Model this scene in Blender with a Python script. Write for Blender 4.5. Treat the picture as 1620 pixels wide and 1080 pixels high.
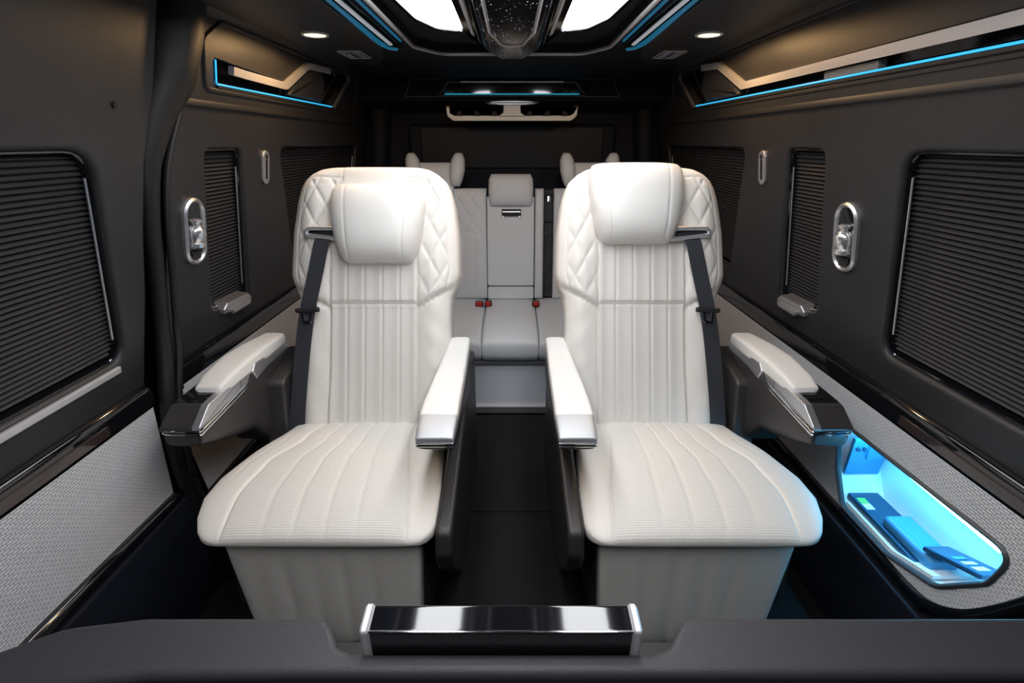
import bpy, bmesh, math, random
from mathutils import Vector, Matrix
random.seed(7)
for o in list(bpy.data.objects): bpy.data.objects.remove(o)
sc = bpy.context.scene
COL = sc.collection
PI = math.pi
# ------------------------------------------------------------------ camera
PITCH = math.atan(315/742.0)
cam = bpy.data.cameras.new('camera'); cam.sensor_width = 36; cam.lens = 742/1620*36
cam.clip_start = .02
camo = bpy.data.objects.new('camera', cam); COL.objects.link(camo)
camo.location = (0, 0, 1.30); camo.rotation_euler = (PI/2-PITCH, 0, 0)
sc.camera = camo
# ------------------------------------------------------------------ world
W = bpy.data.worlds.new('world'); sc.world = W; W.use_nodes = True
bg = W.node_tree.nodes['Background']; bg.inputs[0].default_value = (1.0, .97, .93, 1); bg.inputs[1].default_value = .24
E_PANEL = 12.2; E_SPOT = 5.2; E_NICHE = 60.0; E_LED = 1.6
vs = sc.view_settings; vs.view_transform = 'Standard'; vs.look = 'None'; vs.gamma = 1; vs.exposure = 0.0
try: vs.use_curve_mapping = False
except Exception: pass
# ------------------------------------------------------------------ materials
def nt(name):
    m = bpy.data.materials.new(name); m.use_nodes = True
    return m, m.node_tree.nodes, m.node_tree.links, m.node_tree.nodes['Principled BSDF']
def setp(b, **k):
    for a, v in k.items():
        b.inputs[a.replace('_', ' ')].default_value = v
def mat(name, col, rough=.5, metal=0, coat=0, bump=0, bscale=300, var=0, spec=.5):
    m, N, L, b = nt(name)
    c = (*col, 1)
    setp(b, Base_Color=c, Roughness=rough, Metallic=metal, Coat_Weight=coat)
    b.inputs['Coat Roughness'].default_value = .05
    b.inputs['Specular IOR Level'].default_value = spec
    tc = N.new('ShaderNodeTexCoord')
    if bump:
        n = N.new('ShaderNodeTexVoronoi'); n.inputs['Scale'].default_value = bscale
        L.new(tc.outputs['Object'], n.inputs['Vector'])
        bp = N.new('ShaderNodeBump'); bp.inputs['Strength'].default_value = bump; bp.inputs['Distance'].default_value = .0008
        L.new(n.outputs['Distance'], bp.inputs['Height']); L.new(bp.outputs[0], b.inputs['Normal'])
    if var:
        n2 = N.new('ShaderNodeTexNoise'); n2.inputs['Scale'].default_value = 6; n2.inputs['Detail'].default_value = 4
        L.new(tc.outputs['Object'], n2.inputs['Vector'])
        mx = N.new('ShaderNodeMix'); mx.data_type = 'RGBA'
        mx.inputs[6].default_value = (*[x*(1-var) for x in col], 1); mx.inputs[7].default_value = (*[min(1, x*(1+var)) for x in col], 1)
        L.new(n2.outputs[0], mx.inputs[0]); L.new(mx.outputs[2], b.inputs['Base Color'])
    return m
def emis(name, col, st, base=(1, 1, 1)):
    m, N, L, b = nt(name)
    setp(b, Base_Color=(*base, 1), Roughness=.3)
    b.inputs['Emission Color'].default_value = (*col, 1); b.inputs['Emission Strength'].default_value = st
    return m
M = {}
M['white'] = mat('cream_leather', (.80, .755, .70), .42, bump=.35, bscale=420, var=.03)
M['white_arm'] = mat('armrest_leather', (.81, .785, .75), .38, bump=.25, bscale=420, var=.02)
M['rear_white'] = mat('rear_leather_blue_cast', (.60, .645, .70), .42, bump=.3, bscale=420, var=.03)  # blue LED cast on the bench put into the leather colour
M['wall'] = mat('charcoal_leather', (.027, .0268, .029), .46, bump=.35, bscale=500, var=.12)
M['ceil'] = mat('headliner_suede', (.007, .009, .016), .7, spec=.25, bump=.3, bscale=500, var=.1)
M['shell'] = mat('dark_seat_leather', (.030, .027, .026), .42, bump=.3, bscale=450, var=.08)
M['armdark'] = mat('armrest_plastic', (.040, .036, .036), .34, bump=.15, bscale=500)
M['bar'] = mat('console_leather', (.040, .040, .046), .50, bump=.35, bscale=500, var=.08)
M['black'] = mat('matte_black', (.008, .008, .009), .7)
M['rubber'] = mat('black_rubber', (.008, .008, .009), .5)
M['carpet'] = mat('black_carpet', (.006, .006, .007), .95, bump=1.0, bscale=350, var=.3)
M['gloss'] = mat('piano_black', (.006, .006, .008), .06, coat=.6)
M['glossbrown'] = mat('brown_gloss', (.035, .024, .022), .15, coat=.5)
M['silver'] = mat('satin_silver', (.66, .66, .69), .36, metal=.85)
M['silvermatte'] = mat('matte_silver', (.50, .51, .53), .5, metal=.6)
M['silverlite'] = mat('pale_silver_trim', (.74, .73, .75), .42, metal=.55)
M['chrome'] = mat('chrome', (.85, .86, .88), .08, metal=1)
M['brightchrome'] = mat('bright_chrome', (.9, .9, .92), .22, metal=.85)
M['belt'] = mat('belt_webbing', (.028, .030, .038), .7, bump=.5, bscale=700)
M['blind'] = mat('pleated_blind_fabric', (.034, .034, .038), .55, var=.1)
M['plate'] = mat('blue_grey_metal_plate', (.80, .85, .93), .45, var=.04)
M['red'] = mat('red_button', (.45, .01, .012), .35)
M['hangwhite'] = mat('white_plastic', (.72, .74, .72), .35)
M['nichewhite'] = mat('niche_white_lining', (.80, .84, .86), .45)
M['nicheblue'] = mat('niche_blue_plastic', (.05, .26, .50), .35)
M['nichedark'] = mat('niche_dark_blue_plastic', (.012, .06, .13), .35)
M['sticker'] = mat('white_sticker', (.80, .82, .80), .5)
M['green'] = mat('green_sticker', (.16, .70, .12), .5)
M['rim'] = mat('niche_rim_rubber', (.045, .05, .058), .42)
M['pattern'] = mat('vent_metal_blue_sheen', (.05, .10, .28), .3, metal=.3)  # blue reflected light put into the base colour
M['tan'] = mat('tan_seat_reflection', (.33, .25, .19), .5, bump=.3, var=.08)  # reflected seat leather painted as a plain tan colour
M['panel_em'] = emis('light_panel_diffuser', (.95, .97, 1.0), E_PANEL)
M['spot_em'] = emis('warm_downlight', (1.0, .74, .42), 3.6)
M['led'] = emis('cyan_led', (.02, .34, .62), E_LED, base=(.05, .2, .3))
M['led_dim'] = emis('blue_led_glow', (.006, .13, .24), .65, base=(.02, .05, .08))
M['led_rear'] = emis('teal_led', (.01, .22, .32), 1.0, base=(.02, .05, .08))
M['darkglass'] = mat('dark_tailgate_glass', (.004, .005, .009), .5, spec=.25)
M['niche_em'] = emis('niche_led', (.10, .60, 1.0), E_NICHE)
M['barlite'] = emis('lit_grey_light_bar', (.6, .66, .74), .35, base=(.5, .52, .55))
def woven():
    m, N, L, b = nt('woven_basket_panel')
    uv = N.new('ShaderNodeUVMap')
    br = N.new('ShaderNodeTexBrick'); br.inputs['Scale'].default_value = 1
    br.inputs['Brick Width'].default_value = .013; br.inputs['Row Height'].default_value = .0062
    br.inputs['Mortar Size'].default_value = .0011; br.inputs['Mortar Smooth'].default_value = 1
    br.inputs['Color1'].default_value = (.74, .74, .76, 1); br.inputs['Color2'].default_value = (.67, .67, .69, 1)
    br.inputs['Mortar'].default_value = (.40, .40, .42, 1)
    L.new(uv.outputs[0], br.inputs['Vector'])
    L.new(br.outputs['Color'], b.inputs['Base Color'])
    bp = N.new('ShaderNodeBump'); bp.inputs['Strength'].default_value = 1; bp.inputs['Distance'].default_value = .0014; bp.invert = True
    L.new(br.outputs['Fac'], bp.inputs['Height']); L.new(bp.outputs[0], b.inputs['Normal'])
    setp(b, Roughness=.55)
    return m
M['woven'] = woven()
def perf(name, col, pitch=.0056, rad=.21):
    m, N, L, b = nt(name)
    uv = N.new('ShaderNodeUVMap')
    mp = N.new('ShaderNodeVectorMath'); mp.operation = 'SCALE'; mp.inputs['Scale'].default_value = 1/pitch
    L.new(uv.outputs[0], mp.inputs[0])
    fr = N.new('ShaderNodeVectorMath'); fr.operation = 'FRACTION'; L.new(mp.outputs[0], fr.inputs[0])
    ds = N.new('ShaderNodeVectorMath'); ds.operation = 'DISTANCE'; ds.inputs[1].default_value = (.5, .5, 0)
    L.new(fr.outputs[0], ds.inputs[0])
    mr = N.new('ShaderNodeMapRange'); mr.inputs['From Min'].default_value = rad*.7; mr.inputs['From Max'].default_value = rad*1.2
    L.new(ds.outputs['Value'], mr.inputs['Value'])
    mx = N.new('ShaderNodeMix'); mx.data_type = 'RGBA'
    mx.inputs[6].default_value = (.42, .40, .38, 1); mx.inputs[7].default_value = (*col, 1)
    L.new(mr.outputs[0], mx.inputs[0]); L.new(mx.outputs[2], b.inputs['Base Color'])
    bp = N.new('ShaderNodeBump'); bp.inputs['Strength'].default_value = .5; bp.inputs['Distance'].default_value = .0008
    L.new(mr.outputs[0], bp.inputs['Height']); L.new(bp.outputs[0], b.inputs['Normal'])
    setp(b, Roughness=.5)
    return m
M['perf'] = perf('perforated_cream_leather', (.80, .755, .70))
def stars():
    m, N, L, b = nt('starry_gloss_black')
    tc = N.new('ShaderNodeTexCoord')
    v = N.new('ShaderNodeTexVoronoi'); v.inputs['Scale'].default_value = 85
    L.new(tc.outputs['Object'], v.inputs['Vector'])
    mr = N.new('ShaderNodeMapRange'); mr.inputs['From Min'].default_value = .17; mr.inputs['From Max'].default_value = .08
    L.new(v.outputs['Distance'], mr.inputs['Value'])
    sep = N.new('ShaderNodeSeparateColor'); L.new(v.outputs['Color'], sep.inputs[0])
    pw = N.new('ShaderNodeMath'); pw.operation = 'POWER'; pw.inputs[1].default_value = 2.5; L.new(sep.outputs[0], pw.inputs[0])
    mu = N.new('ShaderNodeMath'); mu.operation = 'MULTIPLY'; L.new(mr.outputs[0], mu.inputs[0]); L.new(pw.outputs[0], mu.inputs[1])
    m2 = N.new('ShaderNodeMath'); m2.operation = 'MULTIPLY'; m2.inputs[1].default_value = 3.0; L.new(mu.outputs[0], m2.inputs[0])
    setp(b, Base_Color=(.006, .006, .010, 1), Roughness=.12)
    b.inputs['Emission Color'].default_value = (.75, .8, 1, 1); L.new(m2.outputs[0], b.inputs['Emission Strength'])
    return m
M['stars'] = stars()
def plastic_wrap():
    m, N, L, b = nt('clear_wrapped_webbing')
    tc = N.new('ShaderNodeTexCoord'); n = N.new('ShaderNodeTexNoise'); n.inputs['Scale'].default_value = 60; n.inputs['Detail'].default_value = 5; n.inputs['Distortion'].default_value = 2.5
    L.new(tc.outputs['Object'], n.inputs['Vector'])
    bp = N.new('ShaderNodeBump'); bp.inputs['Strength'].default_value = 1; bp.inputs['Distance'].default_value = .01
    L.new(n.outputs[0], bp.inputs['Height']); L.new(bp.outputs[0], b.inputs['Normal'])
    setp(b, Base_Color=(.03, .03, .04, 1), Roughness=.12, Coat_Weight=1.0)
    return m
M['wrap'] = plastic_wrap()
# ------------------------------------------------------------------ object helpers
def link(name, me, m, parent=None, sharp=.6):
    ms = m if isinstance(m, (list, tuple)) else [m]
    for k in ms: me.materials.append(k)
    me.shade_smooth()
    if sharp: me.set_sharp_from_angle(angle=sharp)
    o = bpy.data.objects.new(name, me); COL.objects.link(o)
    if parent: o.parent = parent
    if sharp and sharp < 1:
        w = o.modifiers.new('weighted_normal', 'WEIGHTED_NORMAL'); w.keep_sharp = True; w.weight = 80
    return o
def mk(name, vs_, fs, m, parent=None, sharp=.6, uvs=None):
    me = bpy.data.meshes.new(name)
    org = Vector(parent['_org']) if parent is not None and '_org' in parent.keys() else Vector((0, 0, 0))
    me.from_pydata([tuple(Vector(v)-org) for v in vs_], [], fs); me.update()
    bm = bmesh.new(); bm.from_mesh(me); bmesh.ops.recalc_face_normals(bm, faces=bm.faces)
    if uvs:
        ul = bm.loops.layers.uv.new('UVMap'); bm.verts.ensure_lookup_table()
        for f in bm.faces:
            for l in f.loops: l[ul].uv = uvs[l.vert.index]
    bm.to_mesh(me); bm.free()
    o = link(name, me, m, parent, sharp)
    if parent is not None and '_org' in parent.keys(): o['_org'] = parent['_org']
    return o
def join_mesh(parts):
    V, F = [], []
    for v, f in parts:
        b = len(V); V += list(v); F += [tuple(i+b for i in q) for q in f]
    return V, F
def tag(o, label=None, cat=None, group=None, kind=None):
    if label: o['label'] = label
    if cat: o['category'] = cat
    if group: o['group'] = group
    if kind: o['kind'] = kind
    return o
def thing(name, loc, label, cat, group=None):
    o = bpy.data.objects.new(name, None); COL.objects.link(o); o.location = loc; o.empty_display_size = .05
    o['_org'] = tuple(loc)
    return tag(o, label, cat, group)
def lerp(a, b, t): return a+(b-a)*t
def sm(a, b, x):
    t = max(0, min(1, (x-a)/(b-a))); return t*t*(3-2*t)
def curve(keys):
    def f(t):
        if t <= keys[0][0]: return keys[0][1]
        for (a, x), (b, y) in zip(keys, keys[1:]):
            if t <= b: return lerp(x, y, sm(a, b, t))
        return keys[-1][1]
    return f
def lin(keys):
    def f(t):
        if t <= keys[0][0]: return keys[0][1]
        for (a, x), (b, y) in zip(keys, keys[1:]):
            if t <= b: return lerp(x, y, (t-a)/(b-a))
        return keys[-1][1]
    return f
ident = lambda a, b, n: (a, b, n)
# polygons
def rpoly(pts, r, seg=5):
    n = len(pts); out = []
    rs = r if isinstance(r, (list, tuple)) else [r]*n
    for i in range(n):
        p = Vector(pts[i]); a = Vector(pts[i-1])-p; b = Vector(pts[(i+1) % n])-p
        la, lb = a.length, b.length; a.normalize(); b.normalize()
        ang = a.angle(b)
        if rs[i] <= 0 or abs(ang-PI) < .03: out.append(tuple(p)); continue
        d = min(rs[i]/math.tan(ang/2), la*.48, lb*.48)
        p0 = p+a*d; p1 = p+b*d
        for k in range(seg+1):
            t = k/seg
            q = p0*(1-t)**2+p*2*t*(1-t)+p1*t*t
            out.append((q.x, q.y))
    return out
def area(p): return .5*sum(p[i-1][0]*p[i][1]-p[i][0]*p[i-1][1] for i in range(len(p)))
def off(pts, d):      # positive grows
    s = 1 if area(pts) > 0 else -1
    n = len(pts); out = []
    for i in range(n):
        p = Vector(pts[i]); a = (p-Vector(pts[i-1])); b = (Vector(pts[(i+1) % n])-p)
        if a.length < 1e-7: a = b
        if b.length < 1e-7: b = a
        a.normalize(); b.normalize()
        na = Vector((a.y, -a.x))*s; nb = Vector((b.y, -b.x))*s
        m = na+nb
        if m.length < 1e-6: m = na
        m.normalize(); k = 1/max(.5, m.dot(na))
        q = p+m*d*k; out.append((q.x, q.y))
    return out
def loops_geo(loops, cap0=True, cap1=True):   # loops of equal count -> closed strip
    V = [v for l in loops for v in l]; n = len(loops[0]); F = []
    for k in range(len(loops)-1):
        for i in range(n):
            j = (i+1) % n
            F.append((k*n+i, k*n+j, (k+1)*n+j, (k+1)*n+i))
    if cap0: F.append(tuple(range(n)))
    if cap1: F.append(tuple((len(loops)-1)*n+i for i in range(n)))
    return V, F
def prism_geo(pts, mp, n0, n1, bev=.003, seg=3, bev0=None):
    L = []
    if bev0:
        for k in range(seg+1):
            a = PI/2*k/seg; L.append([mp(x, y, n0+bev0*(1-math.sin(a))*(1 if n1 > n0 else -1)) for x, y in off(pts, -bev0*(1-math.cos(PI/2-a)) if False else -bev0*(1-math.sin(a)))])
        L = L
    else:
        L.append([mp(x, y, n0) for x, y in pts])
    sg = 1 if n1 > n0 else -1
    if bev:
        for k in range(seg+1):
            a = PI/2*k/seg
            L.append([mp(x, y, n1-sg*bev*(1-math.sin(a))) for x, y in off(pts, -bev*(1-math.cos(a)))])
    else: L.append([mp(x, y, n1) for x, y in pts])
    return loops_geo(L)
def ring_geo(pts, mp, w, n0, n1, bev=.002):  # flat ring band: outer pts, inner offset -w
    a = pts; b = off(pts, -bev); c = off(pts, -(w-bev)); d = off(pts, -w)
    L = [[mp(x, y, n0) for x, y in a], [mp(x, y, n1-bev) for x, y in a], [mp(x, y, n1) for x, y in b], [mp(x, y, n1) for x, y in c], [mp(x, y, n1-bev) for x, y in d], [mp(x, y, n0) for x, y in d]]
    V, F = loops_geo(L, False, False); n = len(pts); k = 5*n
    F += [(i, k+i, k+(i+1) % n, (i+1) % n) for i in range(n)]
    return V, F
def panel(name, outer, holes, mp, m, parent=None, n=0, r=.006, depth=.03, outer_drop=0, back=True, backn=None, mat_back=None, uv=False):
    """planar panel with rounded-rim holes"""
    bm = bmesh.new()
    def lp(pts, nn):
        vs_ = [bm.verts.new((x, y, nn)) for x, y in pts]
        es = [bm.edges.new((vs_[i], vs_[(i+1) % len(vs_)])) for i in range(len(vs_))]
        return vs_, es
    edges = []
    ov, e = lp(outer, n); edges += e
    hs = []
    for h in holes:
        hv, e = lp(off(h, r), n); edges += e; hs.append((h, hv))
    bmesh.ops.triangle_fill(bm, use_beauty=True, use_dissolve=False, edges=edges)
    for h, hv in hs:
        prev = hv; seq = []
        for k in range(1, 5):
            a = PI/2*k/4
            seq.append((r*(1-math.sin(a)), n-r*(1-math.cos(a))))
        seq.append((0, n-depth))
        for o_, nn in seq:
            pts = off(h, o_) if o_ > 1e-6 else h
            cur = [bm.verts.new((x, y, nn)) for x, y in pts]
            for i in range(len(cur)):
                j = (i+1) % len(cur)
                bm.faces.new((prev[i], prev[j], cur[j], cur[i]))
            prev = cur
        if back: bm.faces.new(prev)
    if outer_drop:
        prev = ov
        for k in range(1, 5):
            a = PI/2*k/4
            pts = off(outer, r*math.sin(a)); nn = n-r*(1-math.cos(a))
            cur = [bm.verts.new((x, y, nn)) for x, y in pts]
            for i in range(len(cur)):
                j = (i+1) % len(cur); bm.faces.new((prev[i], prev[j], cur[j], cur[i]))
            prev = cur
        cur = [bm.verts.new((v.co.x, v.co.y, n-outer_drop)) for v in prev]
        for i in range(len(cur)):
            j = (i+1) % len(cur); bm.faces.new((prev[i], prev[j], cur[j], cur[i]))
    if uv:
        ul = bm.loops.layers.uv.new('UVMap')
        for f in bm.faces:
            for l in f.loops: l[ul].uv = (l.vert.co.x, l.vert.co.y+l.vert.co.z)
    for v in bm.verts: v.co = mp(*v.co)
    bmesh.ops.recalc_face_normals(bm, faces=bm.faces)
    me = bpy.data.meshes.new(name); bm.to_mesh(me); bm.free()
    return link(name, me, m, parent, .5)
def tube_geo(path, rad, seg=12, flat=1.0, up=Vector((0, 0, 1)), closed=False):
    P = [Vector(p) for p in path]; n = len(P); L = []
    for i in range(n):
        if closed: t = P[(i+1) % n]-P[i-1]
        else: t = P[min(i+1, n-1)]-P[max(i-1, 0)]
        t.normalize(); s = t.cross(up)
        if s.length < 1e-4: s = t.cross(Vector((0, 1, 0)))
        s.normalize(); u = s.cross(t)
        r = rad[i] if isinstance(rad, (list, tuple)) else rad
        L.append([tuple(P[i]+s*math.cos(a)*r+u*math.sin(a)*r*flat) for a in [2*PI*k/seg for k in range(seg)]])
    if closed: L.append(L[0]); return loops_geo(L, False, False)
    return loops_geo(L)
def smooth_path(P, k=6):
    P = [Vector(p) for p in P]; out = []
    for i in range(len(P)-1):
        p0 = P[max(i-1, 0)]; p1 = P[i]; p2 = P[i+1]; p3 = P[min(i+2, len(P)-1)]
        for j in range(k):
            t = j/k
            out.append(.5*((2*p1)+(p2-p0)*t+(2*p0-5*p1+4*p2-p3)*t*t+(3*p1-p0-3*p2+p3)*t**3))
    out.append(P[-1]); return out
def box_geo(x0, x1, y0, y1, z0, z1, bev=.004, seg=2):
    bm = bmesh.new(); bmesh.ops.create_cube(bm, size=1)
    for v in bm.verts: v.co = ((x0+x1)/2+v.co.x*(x1-x0), (y0+y1)/2+v.co.y*(y1-y0), (z0+z1)/2+v.co.z*(z1-z0))
    if bev: bmesh.ops.bevel(bm, geom=bm.edges[:], offset=bev, segments=seg, profile=.5, affect='EDGES')
    V = [tuple(v.co) for v in bm.verts]; bm.verts.index_update(); F = [tuple(v.index for v in f.verts) for f in bm.faces]
    bm.free(); return V, F
def box(name, x0, x1, y0, y1, z0, z1, m, parent=None, bev=.004, seg=2):
    return mk(name, *box_geo(x0, x1, y0, y1, z0, z1, bev, seg), m, parent)
def mapbox_geo(mp, a0, a1, b0, b1, n0, n1, bev=.003):
    V, F = box_geo(a0, a1, b0, b1, n0, n1, bev); return [mp(*v) for v in V], F
def superloft(secs, seg=28, axis='y'):
    """secs: (y, xc, hw, zc, hz, p)"""
    L = []
    for (y, xc, hw, zc, hz, p) in secs:
        ring = []
        for k in range(seg):
            a = 2*PI*k/seg; ca, sa = math.cos(a), math.sin(a)
            ring.append((xc+hw*math.copysign(abs(ca)**(2/p), ca), y, zc+hz*math.copysign(abs(sa)**(2/p), sa)))
        L.append(ring)
    return loops_geo(L)
def roundends(secs, n=4, d=.012):
    """soft closing of both ends of a loft"""
    def shrink(s, t, sgn):
        y, xc, hw, zc, hz, p = s; e = d*(1-math.sqrt(max(0, 1-t*t)))
        return (y+sgn*d*t, xc, hw-e, zc, hz-e, p)
    a = [shrink(secs[0], t/n, -1 if secs[1][0] > secs[0][0] else 1) for t in range(n, 0, -1)]
    b = [shrink(secs[-1], t/n, 1 if secs[-1][0] > secs[-2][0] else -1) for t in range(1, n+1)]
    return a+list(secs)+b
def slab(name, lo, hi, t0, t1, front, back, mp, m, parent, nu=60, nv=80, pu=4., pv=5., detail=None, cols=None, second=None):
    """closed cushion; lo/hi(t): lateral limits; front/back: thickness; detail(o,t): added height on the front"""
    def dist(k, n):
        s = 2*k/n-1; return math.copysign(1-(1-abs(s))**1.7, s)
    V = []; UV = []; fi = {}; bi = {}
    for j in range(nv+1):
        w = dist(j, nv); t = lerp(t0, t1, (w+1)/2)
        for i in range(nu+1):
            u = dist(i, nu); a, b = lo(t), hi(t); o = lerp(a, b, (u+1)/2)
            if cols:
                c1, c2, k1, k2 = cols(t)
                if i <= k1: q = 1-(1-i/k1)**1.0; q = q**1.5; o = lerp(a, c1, q)
                elif i < k2: o = lerp(c1, c2, (i-k1)/(k2-k1))
                else: q = ((nu-i)/(nu-k2))**1.5; o = lerp(b, c2, q)
                u = 2*(o-a)/(b-a)-1
            e = (max(0, 1-abs(u)**pu))**(1/pu)*(max(0, 1-abs(w)**pv))**(1/pv)
            rim = i in (0, nu) or j in (0, nv)
            n = (front(o, t)+(detail(o, t) if detail else 0))*e
            fi[i, j] = len(V); V.append(mp(o, t, 0 if rim else n)); UV.append((o, t))
            if rim: bi[i, j] = fi[i, j]
            else: bi[i, j] = len(V); V.append(mp(o, t, -back*e)); UV.append((o, t))
    F = []; F2 = []
    for j in range(nv):
        for i in range(nu):
            (F2 if cols and second and k1 <= i < k2 else F).append((fi[i, j], fi[i+1, j], fi[i+1, j+1], fi[i, j+1]))
            F.append((bi[i, j], bi[i, j+1], bi[i+1, j+1], bi[i+1, j]))
    if F2:
        used = sorted({v for f in F2 for v in f}); ix = {v: k for k, v in enumerate(used)}
        mk(second[0], [V[v] for v in used], [tuple(ix[v] for v in f) for f in F2], second[1], parent, sharp=1.2, uvs=[UV[v] for v in used])
    return mk(name, V, F, m, parent, sharp=1.2, uvs=UV)
def sheet(name, lo, hi, t0, t1, height, mp, m, parent, nu=60, nv=80, thick=.004):
    """an insert panel with turned-down rims following height(o,t)"""
    V = []; UV = []; F = []
    for j in range(nv+1):
        t = lerp(t0, t1, j/nv)
        for i in range(nu+1):
            o = lerp(lo(t), hi(t), i/nu)
            V.append(mp(o, t, height(o, t, i/nu, j/nv))); UV.append((o, t))
    for j in range(nv):
        for i in range(nu):
            a = j*(nu+1)+i; F.append((a, a+1, a+nu+2, a+nu+1))
    # rim
    rim = [i for i in range(nu+1)]+[j*(nu+1)+nu for j in range(1, nv+1)]+[nv*(nu+1)+i for i in range(nu-1, -1, -1)]+[j*(nu+1) for j in range(nv-1, 0, -1)]
    b = len(V)
    for r_ in rim:
        j, i = divmod(r_, nu+1); t = lerp(t0, t1, j/nv); o = lerp(lo(t), hi(t), i/nu)
        V.append(mp(o, t, height(o, t, i/nu, j/nv)-thick)); UV.append((o, t))
    for k in range(len(rim)):
        k2 = (k+1) % len(rim); F.append((rim[k], rim[k2], b+k2, b+k))
    return mk(name, V, F, m, parent, sharp=1.2, uvs=UV)
# ------------------------------------------------------------------ wall frames
CI, SI = .9806, .1961
def wall_map(s):       # a=Y, b=z, n=inward
    return lambda Y, z, n: (s*(.95-(z-.8)*.2-n*CI), Y, z-n*SI)
def up_map(s):
    return lambda Y, z, n: (s*(.825-(z-1.39)*.22-n*.9766), Y, z-n*.2149)
def low_map(s, x=.95):
    return lambda Y, z, n: (s*(x-n), Y, z)
WR, WL, UR, UL = wall_map(1), wall_map(-1), up_map(1), up_map(-1)
def rect(a0, a1, b0, b1): return [(a0, b0), (a1, b0), (a1, b1), (a0, b1)]
# ================================================================== STRUCTURE
fl = box('floor', -1.15, 1.15, -.9, 3.2, -.06, 0, M['carpet'], None, 0); tag(fl, kind='structure')
mt = mk('floor_mat', *join_mesh([box_geo(-.95, .95, .25, 1.385, 0.0, .006, .003), box_geo(-.95, .95, 1.395, 2.08, 0.0, .006, .003)]), M['carpet'], fl)
WIN = {'R': [rpoly([(.33, .805), (1.10, .80), (1.10, 1.28), (.33, 1.28)], .045), rpoly([(1.385, .81), (1.60, .78), (1.57, 1.28), (1.385, 1.28)], .028), rpoly([(2.02, .80), (2.80, .80), (2.78, 1.28), (1.86, 1.28)], .03)],
       'L': [rpoly([(.2, .815), (1.045, .81), (1.03, 1.283), (.2, 1.283)], [.03, .05, .06, .03]), rpoly([(1.41, .81), (1.63, .78), (1.60, 1.28), (1.41, 1.28)], .028), rpoly([(2.02, .80), (2.80, .80), (2.79, 1.28), (1.87, 1.28)], .03)]}
# right wall
wr = panel('wall_right', rpoly([(-.8, .705), (3.0, .705), (3.0, 1.39), (-.8, 1.39)], 0), WIN['R'], WR, M['wall'], r=.012, depth=.05); tag(wr, kind='structure')
wl = panel('wall_left', [(1.205, .705), (3.0, .705), (3.0, 1.39), (1.31, 1.39), (1.255, 1.25), (1.225, 1.10), (1.21, .95)], WIN['L'][1:], WL, M['wall'], r=.012, depth=.05); tag(wl, kind='structure')
dr = panel('door_1', [(-.8, .705), (1.085, .705), (1.10, .80), (1.125, .95), (1.14, 1.1), (1.165, 1.25), (1.215, 1.40), (1.27, 1.66), (-.8, 1.66)], WIN['L'][:1], WL, M['wall'], r=.014, depth=.05, outer_drop=.03); tag(dr, kind='structure')
# backing so no light leaks
for nm, s in (('wall_outer_right', 1), ('wall_outer_left', -1)):
    o = mk(nm, *box_geo(*sorted((s*1.14, s*1.20)), -.9, 3.2, -.06, 1.9, 0), M['black']); tag(o, kind='structure')
fw = box('wall_front_unseen', -1.15, 1.15, -.86, -.80, -.06, 1.05, M['wall'], None, 0); tag(fw, kind='structure')  # unseen bulkhead, added so the gloss housing reflects something dark
fw2 = box('wall_front_header', -1.15, 1.15, -.86, -.80, 1.50, 1.9, M['wall'], None, 0); tag(fw2, kind='structure')
rw = box('wall_rear', -1.15, 1.15, 3.0, 3.06, -.06, 1.9, M['ceil'], None, 0); tag(rw, kind='structure')
# crease rolls under the overhead sections
def crease(s, y0, y1, par):
    m_ = []
    P = [(.832, 1.388), (.826, 1.386), (.822, 1.389), (.8205, 1.395), (.822, 1.403)]
    L = [[(s*x, y, z) for x, z in P+[(.85, 1.403), (.85, 1.385)]] for y in (y0, y1)]
    return mk('crease_edge', *loops_geo(L), M['wall'], par)
crease(1, -.8, 3.0, wr); crease(-1, 1.30, 3.0, wl)
BIN_R = rpoly([(.25, 1.447), (2.33, 1.447), (2.50, 1.578), (2.46, 1.590), (2.21, 1.592), (2.03, 1.579), (1.835, 1.494), (.25, 1.494)], [0, .012, .006, .006, .03, .03, .03, 0])
BIN_L = rpoly([(1.455, 1.447), (2.376, 1.447), (2.56, 1.578), (2.52, 1.590), (2.29, 1.592), (2.055, 1.581), (1.87, 1.496), (1.455, 1.508)], [.02, .012, .006, .006, .03, .03, .03, .01])
panel('upper_panel', [(-.8, 1.392), (3.0, 1.392), (3.0, 1.605), (-.8, 1.605)], [BIN_R], UR, M['wall'], wr, r=.003, depth=.09, back=True)
panel('upper_panel', [(1.30, 1.392), (3.0, 1.392), (3.0, 1.605), (1.34, 1.605)], [BIN_L], UL, M['wall'], wl, r=.003, depth=.09, back=True)
# raised frame around the left locker
fr = rpoly([(1.405, 1.425), (2.66, 1.425), (2.72, 1.50), (2.66, 1.603), (1.49, 1.603), (1.402, 1.548)], [.03, .05, .03, .01, .05, .03])
mk('panel_piping', *ring_geo(fr, UL, .012, -.003, .006, .003), M['wall'], wl)
fr = rpoly([(-.3, 1.425), (2.5, 1.425), (2.62, 1.50), (2.60, 1.603), (-.3, 1.603)], [.01, .05, .03, .01, .01])
mk('panel_piping', *ring_geo(fr, UR, .010, -.003, .004, .002), M['wall'], wr)
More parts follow.
